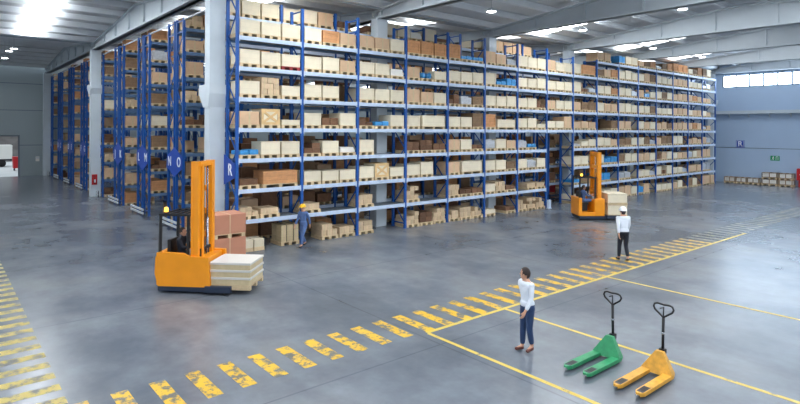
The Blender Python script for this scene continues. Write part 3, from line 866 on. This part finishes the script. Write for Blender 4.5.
def lerp(a, b, t_): return tuple(a[i]+(b[i]-a[i])*t_ for i in range(3))
def hand_chain(nodes, edges, wrist, elbow, side):
    """palm and five bent fingers continuing the forearm"""
    w_ = Vector(wrist); d_ = (w_-Vector(elbow)).normalized()
    fwd = Vector((1,0,0)) - d_*d_.x
    if fwd.length < .2: fwd = Vector((0,0,1)) - d_*d_.z
    fwd.normalize(); inn = d_.cross(fwd)*(1 if side == 'l' else -1); inn.normalize()
    palm = w_ + d_*.075
    hn = {'w': (tuple(w_-d_*.03), (.026,.024)), 'p': (tuple(palm), (.036,.02))}; he = [('w','p')]
    for i, (off, ln) in enumerate(((.03,.075),(.011,.085),(-.009,.08),(-.028,.062))):
        k = palm + d_*.02 + fwd*off; a = k + d_*ln*.5 + inn*.012; b = k + d_*ln*.92 + inn*.04
        hn['k%d'%i] = (tuple(k),.0105); hn['a%d'%i] = (tuple(a),.0095); hn['b%d'%i] = (tuple(b),.0085)
        he += [('p','k%d'%i),('k%d'%i,'a%d'%i),('a%d'%i,'b%d'%i)]
    t1 = w_ + d_*.035 + fwd*.032; t2 = t1 + d_*.035 + fwd*.022 + inn*.008; t3 = t2 + d_*.03 + inn*.012
    hn['t1'] = (tuple(t1),.013); hn['t2'] = (tuple(t2),.0115); hn['t3'] = (tuple(t3),.0095); he += [('w','t1'),('t1','t2'),('t2','t3')]
    return skin_mesh(hn, he, 'w', 1)
def person(label, loc, rz, J, top, legs, shoes, hat=None, hair='short', scale=1.0, headturn=0.0, sleeve='long', coverall=False, woman=False):
    """J: joints in metres, forward = +x, left = +y"""
    g = lambda n: J[n]
    N = {'pel': (g('pel'), (.13,.105)), 'bel': (lerp(g('pel'),g('che'),.45), (.125,.095)), 'che': (g('che'), (.15,.105)), 'ster': (lerp(g('che'),g('nek'),.55), (.12,.085)),
         'nek': (g('nek'), .056), 'hd': (g('hed'), .06)}
    E_ = [('pel','bel'),('bel','che'),('che','ster'),('ster','nek'),('nek','hd')]
    ws = .92 if woman else 1.0
    for s in 'lr':
        N['sh'+s] = (g('sh'+s), .058*ws); N['el'+s] = (g('el'+s), .042*ws); N['wr'+s] = (g('wr'+s), .03*ws)
        N['ua'+s] = (lerp(g('sh'+s),g('el'+s),.5), .05*ws)
        N['hi'+s] = (g('hi'+s), .09); N['th'+s] = (lerp(g('hi'+s),g('kn'+s),.5), .078); N['kn'+s] = (g('kn'+s), .058)
        N['ca'+s] = (lerp(g('kn'+s),g('an'+s),.35), .056); N['an'+s] = (g('an'+s), .038); N['to'+s] = (g('to'+s), (.038,.03))
        E_ += [('ster','sh'+s),('sh'+s,'ua'+s),('ua'+s,'el'+s),('el'+s,'wr'+s),('pel','hi'+s),('hi'+s,'th'+s),('th'+s,'kn'+s),('kn'+s,'ca'+s),('ca'+s,'an'+s),('an'+s,'to'+s)]
    body = [skin_mesh(N, E_, 'pel', 2)]
    hc = Vector(g('hed')) ; up_ = (hc-Vector(g('nek'))).normalized()
    T_ = Matrix.Translation(hc) @ Matrix.Rotation(headturn, 4, 'Z')
    hm = MB(); hm.ball((0,0,.045),(.098,.078,.118),0,20,T_); hm.ball((.03,0,-.02),(.066,.06,.07),0,16,T_)       # skull and jaw
    hm.ball((.1,0,.02),(.022,.015,.024),0,10,T_)                                                                  # nose
    for s in (-1,1): hm.ball((-.005,.08*s,.03),(.024,.012,.034),0,10,T_)                                          # ears
    body.append(hm.mesh('head', M['skin']))
    for s in 'lr': body.append(hand_chain(None, None, g('wr'+s), g('el'+s), s))
    me = setmat(remesh(body, .0075), M['skin'])
    o = link('person', me, None, loc); o.rotation_euler = (0,0,rz); o.scale = (scale,)*3
    tag(o, label, 'person')
    for s in (-1,1): MB().ball((.088,.034*s,.045),(.012,.015,.009),0,10,T_).build('eye', M['eye'], o)
    MB().ball((.088,0,-.03),(.014,.026,.008),0,10,T_).build('mouth', M['lip'], o)
    # clothes grown over the same joints
    gr = 1.13
    def sub(keys, ex=.006):
        return {k_: (N[k_][0], tuple(r_*gr+ex for r_ in (N[k_][1] if isinstance(N[k_][1], tuple) else (N[k_][1],)*2))) for k_ in keys}
    tk = ['pel','bel','che','ster']; te = [('pel','bel'),('bel','che'),('che','ster')]
    for s in 'lr':
        tk += ['sh'+s,'ua'+s,'el'+s]; te += [('ster','sh'+s),('sh'+s,'ua'+s),('ua'+s,'el'+s)]
        if sleeve == 'long': tk += ['fw'+s]; te += [('el'+s,'fw'+s)]; N['fw'+s] = (lerp(g('el'+s),g('wr'+s),.92), .034)
    nm = 'coverall_top' if coverall else 'shirt'
    col_ = dict(N); col_k = sub(tk); col_k['ster'] = (N['ster'][0], tuple(x+.01 for x in N['ster'][1]))
    col_k['col'] = (lerp(g('che'),g('nek'),.9), .07); te.append(('ster','col'))
    yo = MB(); c_ = lerp(g('che'),g('nek'),.55); yo.ball(c_, (.105,.19*ws,.1), 0, 20)
    for s in 'lr': yo.ball(N['sh'+s][0], .066*ws, 0, 16)
    yo.ball(lerp(g('pel'),g('che'),.12), (.142,.178*ws,.13), 0, 20)
    yo.ball(lerp(g('che'),g('nek'),.9), (.07,.075,.035), 0, 16)
    sh = setmat(remesh([skin_mesh(col_k, te, 'pel', 2), yo.mesh('yoke', top)], .009), top); link(nm, sh, o)
    pants = []
    for s in 'lr':
        N['cf'+s] = (lerp(g('kn'+s),g('an'+s),.93), .044)
        d_ = sub(['hi'+s,'th'+s,'kn'+s,'ca'+s,'cf'+s], .004)
        pants.append(skin_mesh(d_, [('hi'+s,'th'+s),('th'+s,'kn'+s),('kn'+s,'ca'+s),('ca'+s,'cf'+s)], 'hi'+s, 2))
    pb = MB(); pb.ball(lerp(g('pel'),g('che'),-.04), (.14,.172,.125), 0, 20)
    for s in 'lr': pb.ball(g('hi'+s), (.105,.1,.12), 0, 16)
    pants.append(pb.mesh('seat', legs))
    link('coverall_legs' if coverall else 'trousers', setmat(remesh(pants, .009), legs), o)
    for s in 'lr':
        a, b = Vector(g('an'+s)), Vector(g('to'+s)); hz = Vector((b.x-a.x, b.y-a.y, 0)).normalized()
        heel = a - hz*.03 + Vector((0,0,-.03)); 
        sn = {'h': (tuple(heel+Vector((0,0,.0))), (.046,.046)), 'm': (tuple(a.lerp(b,.5)+Vector((0,0,-.012))), (.046,.038)), 't': (tuple(b+hz*.03), (.044,.032))}
        link('shoe', setmat(skin_mesh(sn, [('h','m'),('m','t')], 'h', 2), shoes), o)
    if hair:
        h_ = MB()
        hb2 = bmesh.new(); bmesh.ops.create_uvsphere(hb2, u_segments=20, v_segments=14, radius=1)
        dele = [v for v in hb2.verts if (v.co.z < -.35 and v.co.x > -.3) or (v.co.x > .55 and v.co.z < .45)]
        bmesh.ops.delete(hb2, geom=dele, context='VERTS')
        for v in hb2.verts: v.co = Vector((v.co.x*.108-.008, v.co.y*.09, v.co.z*.128+.05))
        h_.bm(hb2, 0, T_, True)
        if hair == 'long':
            h_.ball((-.06,0,-.02),(.055,.08,.12),0,14,T_)
        h_.build('hair', M['hair'], o)
    if hat:
        h_ = MB(); hb2 = bmesh.new(); bmesh.ops.create_uvsphere(hb2, u_segments=24, v_segments=14, radius=1)
        bmesh.ops.delete(hb2, geom=[v for v in hb2.verts if v.co.z < -.05], context='VERTS')
        for v in hb2.verts: v.co = Vector((v.co.x*.135, v.co.y*.118, v.co.z*.125+.085))
        h_.bm(hb2, 0, T_, True)
        ring = [(.15*math.cos(a_*math.pi/12)+(.03 if math.cos(a_*math.pi/12) > .3 else 0), .128*math.sin(a_*math.pi/12), .082) for a_ in range(24)]
        inner = [(.125*math.cos(a_*math.pi/12), .11*math.sin(a_*math.pi/12), .09) for a_ in range(24)]
        h_.add(ring+inner+[(x,y,z-.012) for x,y,z in ring], [(i,(i+1)%24,24+(i+1)%24,24+i) for i in range(24)]+[(i,(i+1)%24,48+(i+1)%24,48+i) for i in range(24)], 0, True, T_)
        h_.bar(T_ @ Vector((-.11,0,.155)), T_ @ Vector((.11,0,.16)), .02, .02)
        h_.build('helmet', hat, o)
    return o
def walk(h=1.0, st=.2, arm=.16, lead='l'):
    s = 1 if lead == 'l' else -1
    J = {'pel': (0,0,.95), 'che': (.03,0,1.28), 'nek': (.035,0,1.47), 'hed': (.06,0,1.57)}
    for q, yy in (('l',1),('r',-1)):
        f = s*yy
        J['sh'+q] = (.03,.175*yy,1.40); J['el'+q] = (.0-arm*f*.7,.215*yy,1.13); J['wr'+q] = (.06-arm*f*1.5,.205*yy,.90)
        J['hi'+q] = (.0,.085*yy,.91)
        if f > 0: J['kn'+q] = (st*.75,.09*yy,.51); J['an'+q] = (st*1.05,.09*yy,.085); J['to'+q] = (st*1.05+.15,.1*yy,.045)
        else: J['kn'+q] = (.02,.09*yy,.50); J['an'+q] = (-st*1.1,.09*yy,.12); J['to'+q] = (-st*1.1+.13,.1*yy,.035)
    return J
def seated():
    J = {'pel': (-.05,0,.0), 'che': (-.08,0,.36), 'nek': (-.06,0,.55), 'hed': (-.03,0,.655)}
    for q, yy in (('l',1),('r',-1)):
        J['sh'+q] = (-.06,.18*yy,.48); J['el'+q] = (.1,.23*yy,.26); J['wr'+q] = (.32,.13*yy,.3)
        J['hi'+q] = (-.02,.09*yy,-.02); J['kn'+q] = (.4,.12*yy,.03); J['an'+q] = (.44,.12*yy,-.38); J['to'+q] = (.6,.13*yy,-.42)
    return J
person('woman in white shirt and blue jeans walking past the striped walkway', (9.28,7.04,0), R(165), walk(st=.05, arm=.1, lead='r'), M['shirt'], M['jeans'], M['shoe'], hair='short', scale=.985, headturn=R(-60), woman=True)
person('person in white helmet, white shirt and dark trousers walking along the striped walkway', (18.25,9.8,0), R(52), walk(st=.13, arm=.12), M['shirt'], M['trouser'], M['bshoe'], hat=M['hatw'], hair='short', scale=1.06)
person('worker in blue coverall and yellow helmet walking beside the front rack', (10.85,18.75,0), R(200), walk(st=.22, arm=.15), M['coverall'], M['coverall'], M['bshoe'], hat=M['haty'], hair=None, scale=.93, coverall=True)

# ------------------------------------------------------------------ reach trucks
def reach_truck(label, loc, rz, mh, openside):
    t = thing('reach_truck', label, 'forklift', loc, rz, 'orange reach trucks')
    O = M['truck']
    b = MB()
    if openside:
        b.cbox(-.78,-.62,-.6,.6,.2,1.12,.05)                              # rear wall
        b.cbox(-.64,.0,-.6,.6,.2,.4,.03)                                  # floor sill
        b.cbox(-.05,.42,-.62,.62,.2,1.08,.06)                             # battery and mast housing
        b.cbox(-.64,-.05,.5,.62,.38,1.05,.03)
    else:
        b.prism([(-.72,.2),(-.8,.55),(-.78,.98),(-.7,1.12),(-.1,1.1),(.1,1.02),(.58,1.0),(.62,.2)], -.62, -.5, 'y')
        b.prism([(-.72,.2),(-.8,.55),(-.78,.98),(-.7,1.12),(-.1,1.1),(.1,1.02),(.58,1.0),(.62,.2)], .5, .62, 'y')
        b.cbox(-.8,-.66,-.55,.55,.2,1.1,.05); b.cbox(-.7,.0,-.52,.52,.2,.42,.02); b.cbox(.1,.5,-.52,.52,.2,.98,.03)
    b.build('chassis', O, t)
    MB().cbox(-.74,.62,-.58,.58,.06,.22,.02).build('base_skirt', M['navy'], t)
    for s in (-1,1):
        MB().cbox(.5,1.15,.6*s-.07,.6*s+.07,.07,.24,.02).build('straddle_leg', M['navy'], t)
        MB().cyl((1.02,.6*s-.05,.1),(1.02,.6*s+.05,.1),.1,18).build('load_wheel', M['tire'], t)
    MB().cyl((-.5,-.08,.13),(-.5,.08,.13),.13,20).build('drive_wheel', M['tire'], t)
    mx = .2
    for s in (-1,1):
        y = .46*s
        MB().box(mx-.08,mx+.08,y-.075,y+.075,.25,mh).box(mx-.1,mx-.06,y-.095,y+.095,.25,mh).build('mast_rail', O, t)
        y = .31*s
        MB().box(mx-.02,mx+.12,y-.06,y+.06,.3,mh-.08).build('inner_rail', O, t)
        MB().cyl((mx+.03,.17*s,.3),(mx+.03,.17*s,mh*.55),.035,12).cyl((mx+.03,.17*s,mh*.55),(mx+.03,.17*s,mh-.15),.02,10).build('lift_cylinder', M['chrome'], t)
        MB().box(mx+.05,mx+.06,.09*s-.015,.09*s+.015,.4,mh-.15).build('lift_chain', M['steel'], t)
    for z in (mh-.12, mh*.78, mh*.6, mh*.42): MB().box(mx-.08,mx-.03,-.46,.46,z-.08,z+.08).build('cross_member', O, t)
    MB().box(mx+.0,mx+.1,-.46,.46,mh-.14,mh).build('cross_member', O, t)
    c_ = MB(); c_.box(.25,.31,-.42,.42,.16,.26); c_.box(.25,.31,-.42,.42,.52,.6); c_.box(.23,.3,-.42,-.34,.16,1.2); c_.box(.23,.3,.34,.42,.16,1.2); c_.box(.25,.29,-.42,.42,1.12,1.2)
    for i in range(3): c_.box(.26,.28,-.17+.17*i-.015,-.17+.17*i+.015,.6,1.12)
    c_.build('fork_carriage', M['black'], t)
    for s in (-1,1):
        MB().prism([(.3,.6),(.34,.6),(.34,.16),(1.5,.13),(1.5,.115),(.3,.115)], .25*s-.05, .25*s+.05, 'y').build('fork', M['steel'], t)
    g_ = MB()
    for x,y in ((-.72,-.5),(-.72,.5),(0.0,-.5),(.0,.5)): g_.bar((x,y,1.02),(x+.02,y,2.12),.06,.05)
    for y in (-.5,.5): g_.bar((-.74,y,2.13),(.06,y,2.13),.06,.06)
    for i in range(5): g_.bar((-.7+.18*i,-.5,2.13),(-.7+.18*i,.5,2.13),.035,.045)
    g_.build('overhead_guard', M['black'], t)
    bc = MB().cyl((-.6,-.42,2.16),(-.6,-.42,2.2),.06,14).build('beacon_base', M['black'], t)
    MB().cyl((-.6,-.42,2.2),(-.6,-.42,2.3),.05,14).ball((-.6,-.42,2.3),(.05,.05,.03)).build('beacon', M['amber'], t)
    MB().cbox(-.6,-.2,-.25,.25,.72,.84,.04).cbox(-.66,-.56,-.24,.24,.8,1.4,.04).box(-.55,-.25,-.2,.2,.42,.72).build('seat', M['black'], t)
    MB().cbox(-.06,.05,-.4,.4,1.0,1.16,.03).build('console', M['wrap'], t)
    MB().tube([(-.12+.0,.12*math.cos(a*math.pi/8)+.15,1.22+.12*math.sin(a*math.pi/8)*.5) for a in range(16)],.015,6,0,True).bar((-.02,.15,1.14),(-.12,.15,1.22),.03,.03).build('steering_wheel', M['black'], t)
    t.scale = (1.1,1,1)
    return t
def on_truck(t, x, y, z): 
    c_, s_ = math.cos(t.rotation_euler.z), math.sin(t.rotation_euler.z)
    return (t.location.x + c_*x - s_*y, t.location.y + s_*x + c_*y, z)
T1 = reach_truck('orange reach truck carrying layered off-white load past the R sign', (5.66,15.76,0), R(-45), 3.6, False)
T2 = reach_truck('orange reach truck with open side in front of the bays past the tunnel', (25.83,15.62,0), R(-38), 3.4, True)
person('driver in dark jacket seated in the reach truck near the R sign', on_truck(T1,-.36,0,.92), R(-45), seated(), M['trouser'], M['trouser'], M['bshoe'], hair='short', scale=.95)
person('driver in grey blue overalls seated in the reach truck past the tunnel', on_truck(T2,-.36,0,.92), R(-38), seated(), M['coverall'], M['coverall'], M['bshoe'], hair='short', scale=.95, coverall=True)
# what the trucks carry
p1 = on_truck(T1, .36, 0, .125)
t = thing('layered_load', 'layered off-white load on the forks of the truck near the R sign', 'load', p1, R(-45-90+180), None)
t.rotation_euler = (0,0,R(-45+90)); 
t.rotation_euler = (0,0,R(-135))
c1 = on_truck(T1, 1.2, 0, .125); t.location = c1
w_, d_ = 1.05, 1.15
MB().box(-w_/2,w_/2,-d_/2,d_/2,.1,.14).box(-w_/2,-w_/2+.1,-d_/2,d_/2,0,.1).box(-.05,.05,-d_/2,d_/2,0,.1).box(w_/2-.1,w_/2,-d_/2,d_/2,0,.1).build('pallet', M['pallet'], t)
for i in range(3):
    z = .14+.2*i
    MB().cbox(-w_/2+.01,w_/2-.01,-d_/2+.01,d_/2-.01,z,z+.14,.015).build('carton_layer', M['olive'], t)
    MB().cbox(-w_/2-.01,w_/2+.01,-d_/2-.01,d_/2+.01,z+.14,z+.2,.01).build('white_sheet', mat('off white sheet', rgb(206,202,196), .7), t)
c2 = on_truck(T2, 1.15, 0, .125)
for j in range(2):
    t = thing('cream_crate', 'cream crate on the forks of the truck past the tunnel, %s of two' % ('lower' if j == 0 else 'upper'), 'crate', (c2[0],c2[1],c2[2]+.6*j), R(52), 'crates on the far reach truck')
    link('pallet', pallet_mesh(1.05,1.0), t, (0,-.5,0)); link('box', box_mesh('cream',1.0,.96,.455), t, (0,-.48,.14))

# ------------------------------------------------------------------ light
wd = bpy.data.worlds.new('world'); scn.world = wd; wd.use_nodes = True
bg = wd.node_tree.nodes['Background']; bg.inputs[0].default_value = (.80,.90,1.0,1); bg.inputs[1].default_value = 1.05
scn.view_settings.view_transform = 'Standard'; scn.view_settings.look = 'None'; scn.view_settings.gamma = 1.0
scn.view_settings.use_curve_mapping = False
scn.view_settings.exposure = 0.3
